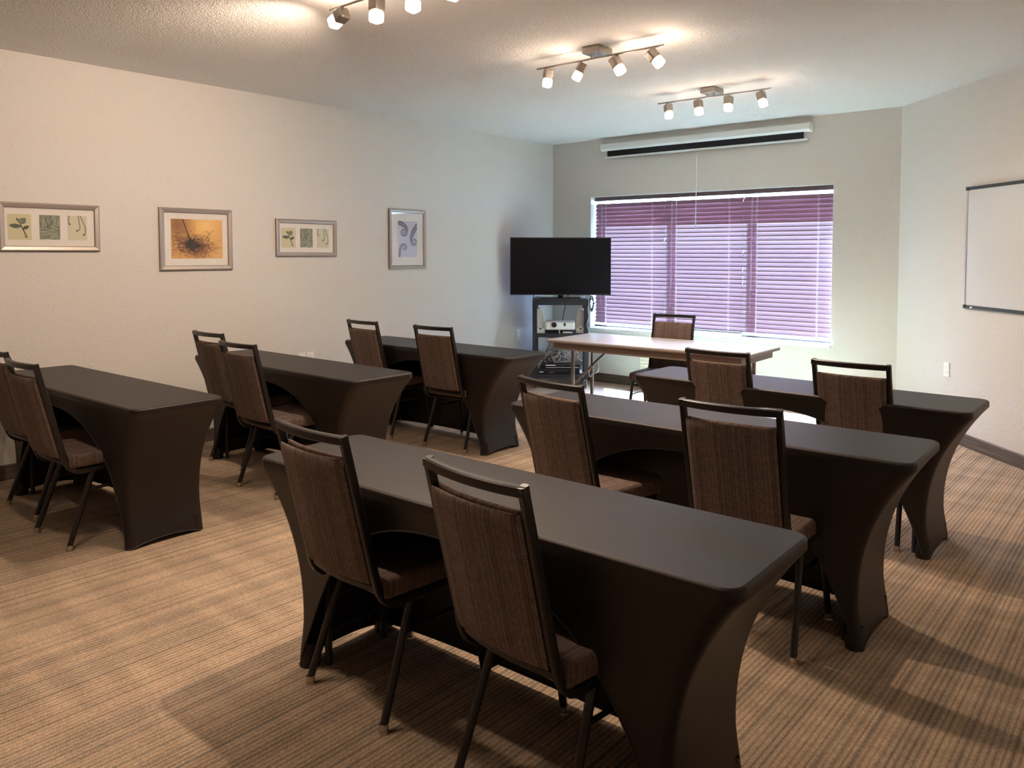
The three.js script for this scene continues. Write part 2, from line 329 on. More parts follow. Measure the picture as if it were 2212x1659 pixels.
trackLight(1.725, [[0.15, -1, 0.05], [0.12, -1, 0], [0, -1, 0.05], [0.3, -1, 0]], 'four-lamp brushed nickel track light nearest the projection screen', [0.5, 0.5, 0.5, 0.5]);
trackLight(3.25, [[-0.1, -1, 0.05], [-0.5, -1, 0.2], [0.45, -1, -0.35], [0.75, -1, -0.45]], 'four-lamp brushed nickel track light second from the projection screen', [0.6, 1.3, 1.2, 2.0]);
trackLight(4.86, [[-0.93, -0.38, 0.02], [0, -1, 0.05], [0.1, -1, 0.1], [0.1, -1, 0.15]], 'four-lamp brushed nickel track light with one lamp aimed at the picture wall', [3.0, 0.75, 0.6, 2.4]);
trackLight(6.3, [[-0.2, -1, 0.05], [0, -1, 0.05], [0.1, -1, 0], [0.25, -1, 0.05]], 'four-lamp brushed nickel track light farthest from the projection screen', [0.6, 0.5, 0.4, 0.4]);

// ------------------------------------------------------------ pictures on the left wall
const cv = (w, h, draw) => { const c = document.createElement('canvas'); c.width = w; c.height = h; draw(c.getContext('2d'), w, h); const t = new THREE.CanvasTexture(c); t.colorSpace = THREE.SRGBColorSpace; return t; };
const path = (g, pts, w, col) => { g.strokeStyle = col; g.lineWidth = w; g.lineCap = 'round'; g.beginPath(); g.moveTo(...pts[0]); for (let i = 1; i + 1 < pts.length; i += 2) g.quadraticCurveTo(...pts[i], ...pts[i + 1]); g.stroke(); };
const leaf = (g, x, y, a, len, wid, col) => { g.save(); g.translate(x, y); g.rotate(a); g.fillStyle = col; g.beginPath(); g.moveTo(0, 0); g.quadraticCurveTo(len * 0.5, -wid, len, 0); g.quadraticCurveTo(len * 0.5, wid, 0, 0); g.fill(); for (let k = 1; k < 7; k++) { g.strokeStyle = 'rgba(225,225,205,0.35)'; g.lineWidth = 1.5; g.beginPath(); g.moveTo(len * k / 8, 0); g.lineTo(len * k / 8 + len * 0.1, wid * 0.38 * (k % 2 ? 1 : -1)); g.stroke(); } g.restore(); };
const sprigTex = cv(200, 256, (g, w, h) => {
  g.fillStyle = '#cfcaa6'; g.fillRect(0, 0, w, h);
  path(g, [[80, 46], [112, 110], [160, 232]], 9, '#33372f');
  leaf(g, 116, 124, Math.PI + 0.08, 108, 44, '#59635a'); leaf(g, 124, 152, -0.55, 68, 34, '#48524a'); leaf(g, 102, 100, -0.9, 78, 58, '#6b7568'); leaf(g, 104, 98, -1.45, 58, 44, '#78826f');
  path(g, [[82, 52], [64, 30], [84, 70]], 6, '#3f443a'); path(g, [[140, 222], [150, 232], [160, 232]], 5, '#3f443a');
});
const ripplesTex = cv(200, 256, (g, w, h) => {
  g.fillStyle = '#8b917f'; g.fillRect(0, 0, w, h); seed = 91;
  for (let k = 0; k < 230; k++) { const y = rnd() * h, x = rnd() * w, up = y < h * 0.45; g.strokeStyle = rnd() < 0.5 ? 'rgba(48,58,46,0.7)' : 'rgba(205,210,188,0.6)'; g.lineWidth = 1.5 + rnd() * 2.5; g.beginPath(); g.moveTo(x, y); up ? g.bezierCurveTo(x + rnd() * 14 - 7, y + 14, x + rnd() * 14 - 7, y + 28, x + rnd() * 10 - 5, y + 40) : g.bezierCurveTo(x + 14, y + rnd() * 12 - 6, x + 30, y + rnd() * 12 - 6, x + 46, y + rnd() * 8 - 4); g.stroke(); }
  path(g, [[68, 16], [62, 70], [80, 104], [106, 124], [100, 84]], 7, '#474f43');
});
const tendrilTex = cv(200, 256, (g, w, h) => {
  g.fillStyle = '#cfccb4'; g.fillRect(0, 0, w, h);
  for (const [pts, x, y] of [[[[18, 0], [8, 50], [12, 86]], 22, 90], [[[112, 0], [118, 60], [128, 110], [124, 162], [96, 160]], 94, 156], [[[132, 0], [160, 60], [178, 110], [194, 192], [166, 206]], 164, 200]]) { path(g, pts, 10, '#5c5c4b'); path(g, pts, 4, '#8d8b74'); g.fillStyle = '#4d4e40'; g.beginPath(); g.arc(x, y, 10, 0, 7); g.fill(); }
});
const rootTex = cv(512, 390, (g, w, h) => {
  g.fillStyle = '#d9a763'; g.fillRect(0, 0, w, h);
  const glow = (x, y, r, c0, c1) => { const q = g.createRadialGradient(x, y, 4, x, y, r); q.addColorStop(0, c0); q.addColorStop(1, c1); g.fillStyle = q; g.fillRect(0, 0, w, h); };
  glow(340, 60, 230, 'rgba(246,206,128,1)', 'rgba(246,206,128,0)'); glow(60, 60, 200, 'rgba(120,78,52,0.75)', 'rgba(120,78,52,0)'); glow(480, 330, 200, 'rgba(226,180,116,0.8)', 'rgba(226,180,116,0)');
  seed = 95;
  for (let k = 0; k < 190; k++) {
    let a = -0.35 + rnd() * (Math.PI + 0.7), x = 200 + 60 * (rnd() - 0.5), y = 250 + 26 * (rnd() - 0.5); if (rnd() < 0.4) a = -a;
    g.strokeStyle = rnd() < 0.5 ? 'rgba(92,50,40,0.62)' : 'rgba(58,32,34,0.6)'; g.lineWidth = 1.6 + rnd() * 2.4; g.lineCap = 'round'; g.beginPath(); g.moveTo(x, y);
    const n = 7 + Math.floor(rnd() * 9); let turn = (rnd() - 0.5) * 0.5;
    for (let q = 0; q < n; q++) { const st = 20; a += turn; turn += (rnd() - 0.5) * 0.55; x += Math.cos(a) * st * 1.25; y += Math.sin(a) * st * 0.72; g.lineTo(x, y); }
    g.stroke();
  }
  for (let k = 0; k < 46; k++) leaf(g, 200 + 30 * (rnd() - 0.5), 252, Math.PI * 2 * k / 46, 46 + 40 * rnd(), 15, '#231817');
  path(g, [[112, 0], [152, 110], [190, 232]], 9, '#221817');
});
const fernTex = cv(300, 440, (g, w, h) => {
  g.fillStyle = '#c7c9d8'; g.fillRect(0, 0, w, h);
  const frond = (cx, cy, r, a0, dirn, stem, wide) => {
    for (const [k, col] of [[1, '#565964'], [0.62, '#9a9da8'], [0.34, '#5a5d68'], [0.12, '#b9bcc6']]) {
      g.fillStyle = col;
      const dot = (x, y, q) => { g.beginPath(); g.arc(x, y, Math.max(1.2, q * k), 0, 7); g.fill(); };
      for (let i = 0; i <= 220; i++) { const q = i / 220, a = a0 + dirn * q * Math.PI * 2 * 1.55, rr = r * (1 - q * 0.86); dot(cx + Math.cos(a) * rr, cy + Math.sin(a) * rr, r * 0.24 * (1 - q * 0.6)); }
      const p0 = [cx + Math.cos(a0) * r, cy + Math.sin(a0) * r], [c1x, c1y, c2x, c2y, ex, ey] = stem;
      for (let i = 0; i <= 160; i++) { const t = i / 160, u = 1 - t; dot(u * u * u * p0[0] + 3 * u * u * t * c1x + 3 * u * t * t * c2x + t * t * t * ex, u * u * u * p0[1] + 3 * u * u * t * c1y + 3 * u * t * t * c2y + t * t * t * ey, r * 0.24 + (wide - r * 0.24) * Math.sin(Math.PI * Math.min(1, t * 0.75))); }
    }
  };
  frond(88, 136, 50, -0.1, 1, [146, 84, 90, 30, 0, 22], 26);
  frond(254, 250, 46, Math.PI * 0.95, -1, [190, 200, 236, 120, 310, 40], 28);
  frond(98, 322, 38, -1.6, 1, [40, 274, 22, 330, 20, 450], 13);
});
function picture(z0, z1, y0, y1, fw, matB, prints, label, tilt = 0) {     // z0 is the edge nearest the window
  const w = z1 - z0, h = y1 - y0, t = thing('framed_picture', label, 'picture', [0.001, (y0 + y1) / 2, (z0 + z1) / 2], Math.PI / 2, 'framed prints on the long wall');
  t.rotation.order = 'YXZ'; t.rotation.z = tilt;
  const sec = (len) => {                                                 // mitred length of moulding, built along x at the bottom edge
    const p = [[0, 0.0], [0, 0.018], [fw * 0.25, 0.022], [fw * 0.85, 0.017], [fw, 0.011], [fw, 0.0]], pos = [], idx = [];
    for (const s of [-1, 1]) for (const [a, b] of p) pos.push(s * (len / 2 - a), a, b);
    const n = p.length; for (let k = 0; k < n; k++) { const a = k, b = (k + 1) % n; idx.push(a, b, a + n, b, b + n, a + n); }
    const g = new THREE.BufferGeometry(); g.setAttribute('position', new THREE.Float32BufferAttribute(pos, 3)); g.setIndex(idx); g.computeVertexNormals(); return metreUV(toCreasedNormals(g, 0.5));
  };
  for (const [len, a, x, y] of [[w, 0, 0, -h / 2], [h, Math.PI / 2, w / 2, 0], [w, Math.PI, 0, h / 2], [h, -Math.PI / 2, -w / 2, 0]]) part('frame_side', sec(len), M.frameSilver, t, [x, y, 0], [0, 0, a]);
  part('backing', box(-w / 2 - 0.0015, w / 2 + 0.0015, -h / 2 - 0.0015, h / 2 + 0.0015, 0, 0.004), M.frameEdge, t);
  part('mat_board', box(-w / 2 + fw * 0.8, w / 2 - fw * 0.8, -h / 2 + fw * 0.8, h / 2 - fw * 0.8, 0.004, 0.006), M.mat, t);
  for (const [a0, a1, b0, b1, tex] of prints) { const g = new THREE.BoxGeometry(a1 - a0, b1 - b0, 0.001); part('print', g, std({ map: tex, roughness: 0.8 }), t, [(a0 + a1) / 2, (b0 + b1) / 2, 0.0068]); }
  part('glass', box(-w / 2 + fw * 0.9, w / 2 - fw * 0.9, -h / 2 + fw * 0.9, h / 2 - fw * 0.9, 0.0092, 0.0098), M.pictureGlass, t);
  return t;
}
const trio = [[-0.245, -0.113, -0.083, 0.083, sprigTex], [-0.067, 0.054, -0.080, 0.082, ripplesTex], [0.100, 0.218, -0.081, 0.083, tendrilTex]];
picture(5.006, 5.600, 1.481, 1.797, 0.034, 0.04, trio, 'long silver frame of three botanical prints beside the brown root picture, farthest from the window');
picture(4.040, 4.600, 1.340, 1.808, 0.036, 0.05, [[-0.194, 0.203, -0.145, 0.152, rootTex]], 'silver framed print of a dark stem and tangled roots on amber');
picture(3.063, 3.654, 1.444, 1.757, 0.034, 0.04, trio, 'long silver frame of three botanical prints between the root and fern pictures');
picture(2.018, 2.472, 1.323, 1.894, 0.032, 0.05, [[-0.117, 0.118, -0.174, 0.174, fernTex]], 'tall silver framed print of three curled grey fern fronds');

// ------------------------------------------------------------ outlets
function outlet(name, label, pos, turn) {
  const t = thing('wall_outlet', label, 'outlet', pos, turn, 'wall outlets');
  part('cover_plate', rbox(0.072, 0.116, 0.008, 0.003, 0, 0, 0.004), M.whitePlastic, t);
  for (const y of [-0.02, 0.02]) { const s = part('socket', rbox(0.034, 0.028, 0.004, 0.006, 0, y, 0.0085), M.whitePlastic, t); for (const x of [-0.007, 0.007]) part('slot', box(x - 0.001, x + 0.001, y, y + 0.008, 0.0098, 0.0109), M.darkSlot, s); part('ground_hole', cyl(0.0022, 0.0022, 0.001, 8).rotateX(Math.PI / 2).translate(0, y - 0.007, 0.0106), M.darkSlot, s); }
  part('screw', cyl(0.002, 0.002, 0.001, 8).rotateX(Math.PI / 2).translate(0, 0, 0.0084), M.alu, t);
}
outlet(0, 'white wall outlet of a pair behind a covered table, nearer the window', [0.001, 0.555, 3.342], Math.PI / 2);
outlet(0, 'white wall outlet of a pair behind a covered table, farther from the window', [0.001, 0.555, 3.426], Math.PI / 2);
outlet(0, 'white wall outlet low on the picture wall beside the television cart', [0.001, 0.545, 0.63], Math.PI / 2);
outlet(0, 'white wall outlet on the slanted wall below the whiteboard', [XR + 0.746 * S45, 0.557, 0.746 * S45 + 0.001], -Math.PI / 4);
outlet(0, 'white wall outlet low under the window behind a covered table', [2.655, 0.235, 0.001], 0);

// ------------------------------------------------------------ whiteboard on the slanted wall
{
  const s0 = 0.958, W = 1.83, hgt = 0.914, t = thing('whiteboard', 'glossy whiteboard with dark rails hanging on the slanted wall', 'whiteboard', [XR + (s0 + W / 2) * S45 - 0.002 * S45, 1.064 + hgt / 2, (s0 + W / 2) * S45 + 0.002 * S45], -Math.PI / 4);
  part('writing_surface', box(-W / 2 + 0.01, W / 2 - 0.01, -hgt / 2 + 0.01, hgt / 2 - 0.01, 0.0, 0.012), M.whiteboard, t);
  for (const [a, y] of [['top_rail', hgt / 2 - 0.011], ['bottom_rail', -hgt / 2 + 0.011]]) part(a, rbox(W, 0.024, 0.02, 0.003, 0, y, 0.01), M.boardRail, t);
  for (const x of [-1, 1]) { part('side_rail', rbox(0.018, hgt - 0.044, 0.018, 0.003, x * (W / 2 - 0.010), 0, 0.01), M.alu, t); for (const y of [-1, 1]) part('corner_cap', rbox(0.032, 0.028, 0.024, 0.004, x * (W / 2 - 0.015), y * (hgt / 2 - 0.012), 0.011), M.blackPlastic, t); }
  part('clip', rbox(0.024, 0.012, 0.008, 0.002, -W / 2 + 0.10, -hgt / 2 + 0.009, 0.022), M.whitePlastic, t);
  part('clip', rbox(0.024, 0.012, 0.008, 0.002, -W / 2 + 0.12, hgt / 2 + 0.003, 0.012), M.whitePlastic, t);
}

// ------------------------------------------------------------ heater / air conditioner under the window
{
  const t = thing('wall_air_conditioner', 'cream louvred air conditioner cabinet low under the window', 'air conditioner', [1.84, 0.0, 0.001]);
  part('cabinet', rbox(1.07, 0.30, 0.10, 0.012, 0, 0.20, 0.05), M.creamPlastic, t);
  part('top_cover', rbox(1.08, 0.02, 0.11, 0.006, 0, 0.362, 0.055), M.creamPlastic, t);
  part('foot', [box(-0.5, -0.44, 0, 0.06, 0.01, 0.08), box(0.44, 0.5, 0, 0.06, 0.01, 0.08)], M.greyPlastic, t);
  for (let k = 0; k < 7; k++) part('louvre', rbox(1.03, 0.024, 0.012, 0.003, 0, 0, 0), M.creamPlastic, t, [0, 0.09 + k * 0.036, 0.103], [-0.45, 0, 0]);
}

// ------------------------------------------------------------ covered tables
const CL = 1.85, CD = 0.455, TY = 0.747;
function coverGeos({ fl, fr, ff, fb, back }) {
  const r = 0.05, rb = 0.028, top = [], bot = [], hem = [];
  const xm = (fl + fr) / 2, xh = (fr - fl) / 2;
  const archH = (x) => { const q = Math.min(1, Math.abs(x - xm) / xh); return 0.006 + 0.645 * Math.pow(1 - q * q, 0.625); };
  const lowH = (q, a) => 0.006 + a * Math.pow(1 - q * q, 0.7);
  const side = (n, f) => { for (let i = 0; i < n; i++) f(i / n); };
  const lerp = (a, b, t) => a + (b - a) * t;
  const corner = (cx, cz, bx, bz, a0) => side(6, (t) => { const a = a0 - t * Math.PI / 2; top.push([cx + r * Math.cos(a), cz + r * Math.sin(a)]); bot.push([bx + rb * Math.cos(a), bz + rb * Math.sin(a)]); hem.push(0.006); });
  const X = CL / 2 - r, Z = CD / 2 - r;
  const spread = (t) => 0.5 - 0.5 * Math.cos(Math.PI * t);
  side(56, (u) => { const t = spread(u), xb = lerp(fl + rb, fr - rb, t); top.push([lerp(-X, X, t), CD / 2]); bot.push([xb, ff]); hem.push(archH(lerp(fl, fr, t))); });
  corner(X, Z, fr - rb, ff - rb, Math.PI / 2);
  side(14, (u) => { const t = spread(u); top.push([CL / 2, lerp(Z, -Z, t)]); bot.push([fr, lerp(ff - rb, fb + rb, t)]); hem.push(lowH(2 * t - 1, 0.022)); });
  corner(X, -Z, fr - rb, fb + rb, 0);
  side(56, (u) => { const t = spread(u), xb = lerp(fr - rb, fl + rb, t); top.push([lerp(X, -X, t), -CD / 2]); bot.push([xb, fb]); hem.push(back ? archH(lerp(fr, fl, t)) : lowH(2 * t - 1, 0.028)); });
  corner(-X, -Z, fl + rb, fb + rb, -Math.PI / 2);
  side(14, (u) => { const t = spread(u); top.push([-CL / 2, lerp(-Z, Z, t)]); bot.push([fl, lerp(fb + rb, ff - rb, t)]); hem.push(lowH(2 * t - 1, 0.022)); });
  corner(-X, Z, fl + rb, ff - rb, -Math.PI);
  const n = top.length, rings = [[TY, -0.010], [TY - 0.0035, -0.003], [TY - 0.009, 0], [TY - 0.03, 0.0005]], pos = [], uv = [], idx = [];
  const push = (x, y, z) => { pos.push(x, y, z); uv.push(x, z + y); };
  for (const [y, inset] of rings) for (let i = 0; i < n; i++) { const [x, z] = top[i], m = Math.hypot(x - Math.max(-X, Math.min(X, x)), z - Math.max(-Z, Math.min(Z, z))) || 1; const dx = (x - Math.max(-X, Math.min(X, x))) / m, dz = (z - Math.max(-Z, Math.min(Z, z))) / m; push(x + dx * inset, y, z + dz * inset); }
  const NV = 18, y0 = TY - 0.03, hemPts = [];
  for (let k = 1; k <= NV; k++) for (let i = 0; i < n; i++) {
    const y = lerp(y0, hem[i], k / NV), t = (y0 - y) / y0, q = Math.max(0, (t - 0.74) / 0.26), c = (1 - Math.pow(Math.max(0, 1 - t / 0.74), 2.2)) * 1.13 - 0.13 * q * q * (3 - 2 * q);
    const x = lerp(top[i][0], bot[i][0], c), z = lerp(top[i][1], bot[i][1], c);
    push(x, y, z); if (k === NV) hemPts.push([x, y, z]);
  }
  const R = rings.length + NV;
  for (let k = 0; k < R - 1; k++) for (let i = 0; i < n; i++) { const a = k * n + i, b = k * n + (i + 1) % n; idx.push(a, a + n, b, b, a + n, b + n); }
  const g = new THREE.BufferGeometry(); g.setAttribute('position', new THREE.Float32BufferAttribute(pos, 3)); g.setAttribute('uv', new THREE.Float32BufferAttribute(uv, 2)); g.setIndex(idx); g.computeVertexNormals();
  // flat top
  const cp = [0, TY, 0], cu = [0, 0], ci = []; for (let i = 0; i < n; i++) { cp.push(pos[i * 3], TY, pos[i * 3 + 2]); cu.push(pos[i * 3], pos[i * 3 + 2]); ci.push(0, 1 + i, 1 + (i + 1) % n); }
  const cap = new THREE.BufferGeometry(); cap.setAttribute('position', new THREE.Float32BufferAttribute(cp, 3)); cap.setAttribute('uv', new THREE.Float32BufferAttribute(cu, 2)); cap.setIndex(ci); cap.computeVertexNormals();
  const hemG = new THREE.TubeGeometry(new THREE.CatmullRomCurve3(hemPts.map((p) => V(...p)), true), 260, 0.0032, 6, true);
  return [join([g]), join([cap]), hemG];
}
function coveredTable(x, z, a, feet, tableLabel, coverLabel) {
  const t = thing('folding_table', tableLabel, 'table', [x, 0, z], a, 'narrow folding tables under covers');
  part('tabletop', rbox(CL - 0.03, 0.022, CD - 0.03, 0.006, 0, TY - 0.018, 0), M.laminateEdge, t);
  const { fl, fr, ff, fb } = feet;
  for (const fx of [fl + 0.085, fr - 0.085]) {
    for (const fz of [ff - 0.075, fb + 0.075]) part('leg', bar([fx, 0.0, fz], [fx, TY - 0.03, fz], 0.0125), M.blackSteel, t);
    part('cross_bar', bar([fx, 0.12, ff - 0.075], [fx, 0.12, fb + 0.075], 0.009), M.blackSteel, t);
  }
  const c = thing('table_cover', coverLabel, 'table cover', [x, 0, z], a, 'dark stretch covers on the tables');
  const [skirt, cap, hem] = coverGeos(feet);
  part('skirt', skirt, M.spandex, c); part('top_cloth', cap, M.spandex, c); part('hem', hem, M.hem, c);
  for (const [fx, fz] of [[fl, ff], [fr, ff], [fl, fb], [fr, fb]]) {
    const p = part('foot_pocket', new THREE.LatheGeometry([[0.036, 0], [0.035, 0.03], [0.03, 0.06], [0.028, 0.085]].map(([r, y]) => new THREE.Vector2(r, y)), 14), M.spandex, c, [fx - Math.sign(fx) * 0.034, 0.001, fz - Math.sign(fz) * 0.034]);
  }
}
const RIGHT = { fl: -0.79, fr: 0.745, ff: 0.165, fb: -0.235 }, LEFT = { fl: -0.84, fr: 0.665, ff: 0.15, fb: -0.24 };
coveredTable(4.2661, 5.532, 0.0207, RIGHT, 'folding table inside the cover on the whiteboard side, third row from the window', 'dark stretch cover on the whiteboard-side table, third row from the window');
coveredTable(4.2831, 4.2247, 0.0298, RIGHT, 'folding table inside the cover on the whiteboard side, second row from the window', 'dark stretch cover on the whiteboard-side table, second row from the window');
coveredTable(4.2592, 3.1071, -0.0023, { ...RIGHT, back: true }, 'folding table inside the cover on the whiteboard side, first row from the window', 'dark stretch cover arched on both sides, first row by the slanted wall');
coveredTable(1.2285, 5.5009, 0.0285, LEFT, 'folding table inside the cover under the pictures, third row from the window', 'dark stretch cover on the picture-wall table, third row from the window');
coveredTable(1.3489, 4.3431, 0.0074, LEFT, 'folding table inside the cover under the pictures, second row from the window', 'dark stretch cover on the picture-wall table, second row from the window');
coveredTable(1.3597, 3.0785, 0.0112, { ...LEFT, fr: 0.635 }, 'folding table inside the cover under the pictures, first row from the window', 'dark stretch cover on the picture-wall table, first row near the television');

// ------------------------------------------------------------ chairs
const lean = (y) => 0.113 + (y - 0.925) * 0.2315, bow = (x) => 0.024 * (1 - Math.pow(x / 0.19, 2));
const chairG = (() => {
  const G = {};
  const up = []; for (const y of [0.937, 0.8, 0.65, 0.5]) up.push([y, lean(y)]);
  up.push([0.455, 0.004], [0.43, -0.004], [0.405, -0.018], [0.388, -0.038], [0.380, -0.062], [0.379, -0.09], [0.383, -0.2], [0.392, -0.36]);
  for (const s of [-1, 1]) G['upright' + s] = sweep(up.map(([y, z]) => [s * (0.1835 + (y < 0.5 ? 0.004 : 0)), y, z]), [1, 0, 0], 0.022, 0.026, 0.004);
  const rail = []; for (let k = 0; k <= 16; k++) { const x = -0.194 + 0.388 * k / 16; rail.push([x, 0.9235, lean(0.9235) + bow(x) * 1.0 + 0.0005]); }
  G.rail = sweep(rail, [0, 1, 0], 0.027, 0.023, 0.004);
  G.inner = sweep(rail.filter((p) => Math.abs(p[0]) < 0.18).map(([x]) => [x, 0.44, lean(0.44) + bow(x) - 0.006]), [0, 1, 0], 0.02, 0.012, 0.003);
  const bend = (dz) => (x, y, z) => { const yy = y + 0.662; return [x, yy, lean(yy) + bow(x) * (yy > 0.5 ? 1 : 0.9) + z + dz]; };
  G.front = pillow(0.345, 0.415, 0.036, bend(-0.016), 18, 12);
  G.back = pillow(0.343, 0.408, 0.026, bend(0.010), 18, 14);
  const s = new THREE.Shape(), w0 = 0.188, w1 = 0.205, z0 = 0.03, z1 = 0.395, r = 0.06;
  s.moveTo(-w0, z0); s.lineTo(w0, z0); s.lineTo(w1, z1 - r); s.quadraticCurveTo(w1, z1, w1 - r, z1); s.lineTo(-w1 + r, z1); s.quadraticCurveTo(-w1, z1, -w1, z1 - r); s.lineTo(-w0, z0);
  G.seat = new THREE.ExtrudeGeometry(s, { depth: 0.024, bevelEnabled: true, bevelSize: 0.018, bevelThickness: 0.022, bevelSegments: 5, curveSegments: 8 }).rotateX(-Math.PI / 2).translate(0, 0.425, 0);
  G.pan = box(-0.18, 0.18, 0.392, 0.405, -0.39, -0.05);
  for (const k of [-1, 1]) {
    G['rear' + k] = tube([[k * 0.186, 0.384, -0.135], [k * 0.188, 0.36, -0.121], [k * 0.208, 0.02, 0]], 0.0132, 10, 10);
    G['fore' + k] = tube([[k * 0.186, 0.39, -0.29], [k * 0.188, 0.384, -0.33], [k * 0.191, 0.362, -0.356], [k * 0.195, 0.31, -0.368], [k * 0.208, 0.02, -0.425]], 0.0132, 20, 10);
    G['side' + k] = bar([k * 0.194, 0.285, -0.093], [k * 0.197, 0.285, -0.373], 0.008);
  }
  G.crossR = bar([-0.188, 0.366, -0.124], [0.188, 0.366, -0.124], 0.0095);
  G.crossF = bar([-0.19, 0.366, -0.354], [0.19, 0.366, -0.354], 0.0095);
  G.glide = join([cyl(0.0142, 0.0150, 0.016, 14, 0, 0.020, 0), cyl(0.0165, 0.0178, 0.006, 14, 0, 0.0035, 0)]);
  G.ring = cyl(0.0156, 0.0156, 0.006, 14, 0, 0.0095, 0);
  return G;
})();
function makeChair(label) {
  const t = thing('banquet_chair', label, 'chair', [0, 0, 0], 0, 'brown banquet chairs'), G = chairG;
  part('seat', metreUV(G.seat.clone()), M.fabric, t); part('seat_pan', G.pan, M.chairMetal, t);
  part('backrest', G.front, M.fabric, t); part('back_panel', G.back, M.fabric, t);
  part('top_rail', G.rail, M.chairMetal, t); part('lower_rail', G.inner, M.chairMetal, t);
  for (const k of [-1, 1]) {
    part('side_frame', G['upright' + k], M.chairMetal, t); part('side_stretcher', G['side' + k], M.chairMetal, t);
    for (const [g, z] of [['rear', 0], ['fore', -0.425]]) { const l = part('leg', G[g + k], M.chairMetal, t); const q = part('glide', G.glide, M.glide, l, [k * 0.208, 0, z]); part('glide_ring', G.ring, M.brass, l, [k * 0.208, 0, z]); }
  }
  part('cross_bar', G.crossR, M.chairMetal, t); part('cross_bar', G.crossF, M.chairMetal, t);
  return t;
}
const chairSpots = [
  [3.831, 5.761, -2.5, 'brown banquet chair at the third-row whiteboard-side table, on its aisle end'],
  [4.572, 5.788, -5.8, 'brown banquet chair at the third-row whiteboard-side table, away from the aisle'],
  [3.855, 4.614, -7.6, 'brown banquet chair at the second-row whiteboard-side table, on its aisle end'],
  [4.657, 4.605, 3.4, 'brown banquet chair at the second-row whiteboard-side table, away from the aisle'],
  [3.908, 3.235, 0, 'brown banquet chair at the first-row whiteboard-side table, on its aisle end'],
  [4.640, 3.235, -0.9, 'brown banquet chair at the first-row whiteboard-side table, nearest the slanted wall'],
  [0.806, 5.751, 1.5, 'brown banquet chair at the third-row picture-wall table, close to the wall'],
  [1.453, 5.813, 1.1, 'brown banquet chair at the third-row picture-wall table, on its aisle end'],
  [0.771, 4.523, 0.3, 'brown banquet chair at the second-row picture-wall table, close to the wall'],
  [1.513, 4.722, 1.1, 'brown banquet chair at the second-row picture-wall table, on its aisle end'],
  [0.827, 3.295, -1.3, 'brown banquet chair at the first-row picture-wall table, close to the wall'],
  [1.609, 3.262, 3.3, 'brown banquet chair at the first-row picture-wall table, on its aisle end'],
  [2.44, 1.385, 190, 'brown banquet chair behind the white table, its back to the window'],
];
const chair0 = makeChair(chairSpots[0][3]);
chairSpots.forEach(([x, z, a, label], i) => {
  const c = i ? chair0.clone() : chair0;
  if (i) { c.name = numbered('banquet_chair'); c.userData = { ...chair0.userData, label }; scene.add(c); }
  c.position.set(x, 0, z); c.rotation.y = a * Math.PI / 180;
});

// ------------------------------------------------------------ white folding table
{
  const t = thing('white_folding_table', 'white-topped folding table standing in front of the window', 'table', [2.5403, 0, 1.7218], 0.0434);
  const L = 1.812, D = 0.674, y = 0.735;
  part('tabletop', rbox(L, 0.014, D, 0.003, 0, y - 0.007, 0), M.laminate, t);
  part('edge_band', rbox(L + 0.002, 0.013, D + 0.002, 0.005, 0, y - 0.0205, 0), M.laminateEdge, t);
  part('apron', [box(-L / 2 + 0.05, L / 2 - 0.05, y - 0.085, y - 0.027, D / 2 - 0.05, D / 2 - 0.03), box(-L / 2 + 0.05, L / 2 - 0.05, y - 0.085, y - 0.027, -D / 2 + 0.03, -D / 2 + 0.05), box(-L / 2 + 0.05, -L / 2 + 0.07, y - 0.085, y - 0.027, -D / 2 + 0.05, D / 2 - 0.05), box(L / 2 - 0.07, L / 2 - 0.05, y - 0.085, y - 0.027, -D / 2 + 0.05, D / 2 - 0.05)], M.laminateEdge, t);
  for (const s of [-1, 1]) {
    for (const z of [-0.15, 0.15]) part('leg', sweep([[s * 0.765, 0, z], [s * 0.765, y - 0.03, z]], [0, 0, 1], 0.026, 0.026, 0.004), M.tableSteel, t);
    part('cross_bar', bar([s * 0.765, 0.2, -0.15], [s * 0.765, 0.2, 0.15], 0.01), M.tableSteel, t);
    for (const z of [-0.13]) {
      const b = part('brace', [sweep([[s * 0.765, 0.34, z + 0.24], [s * 0.62, 0.53, z + 0.13], [s * 0.48, y - 0.03, z]].map((p, i, a) => p), [0, 0, 1], 0.02, 0.02, 0.003)], M.tableSteel, t);
      part('brace_link', [bar([s * 0.62, 0.535, z + 0.13], [s * 0.70, 0.50, z], 0.006), tube([[s * 0.70, 0.50, z], [s * 0.685, 0.45, z], [s * 0.70, 0.41, z], [s * 0.75, 0.385, z], [s * 0.765, 0.36, z]], 0.006, 16, 6)], M.alu, b);
    }
  }
}

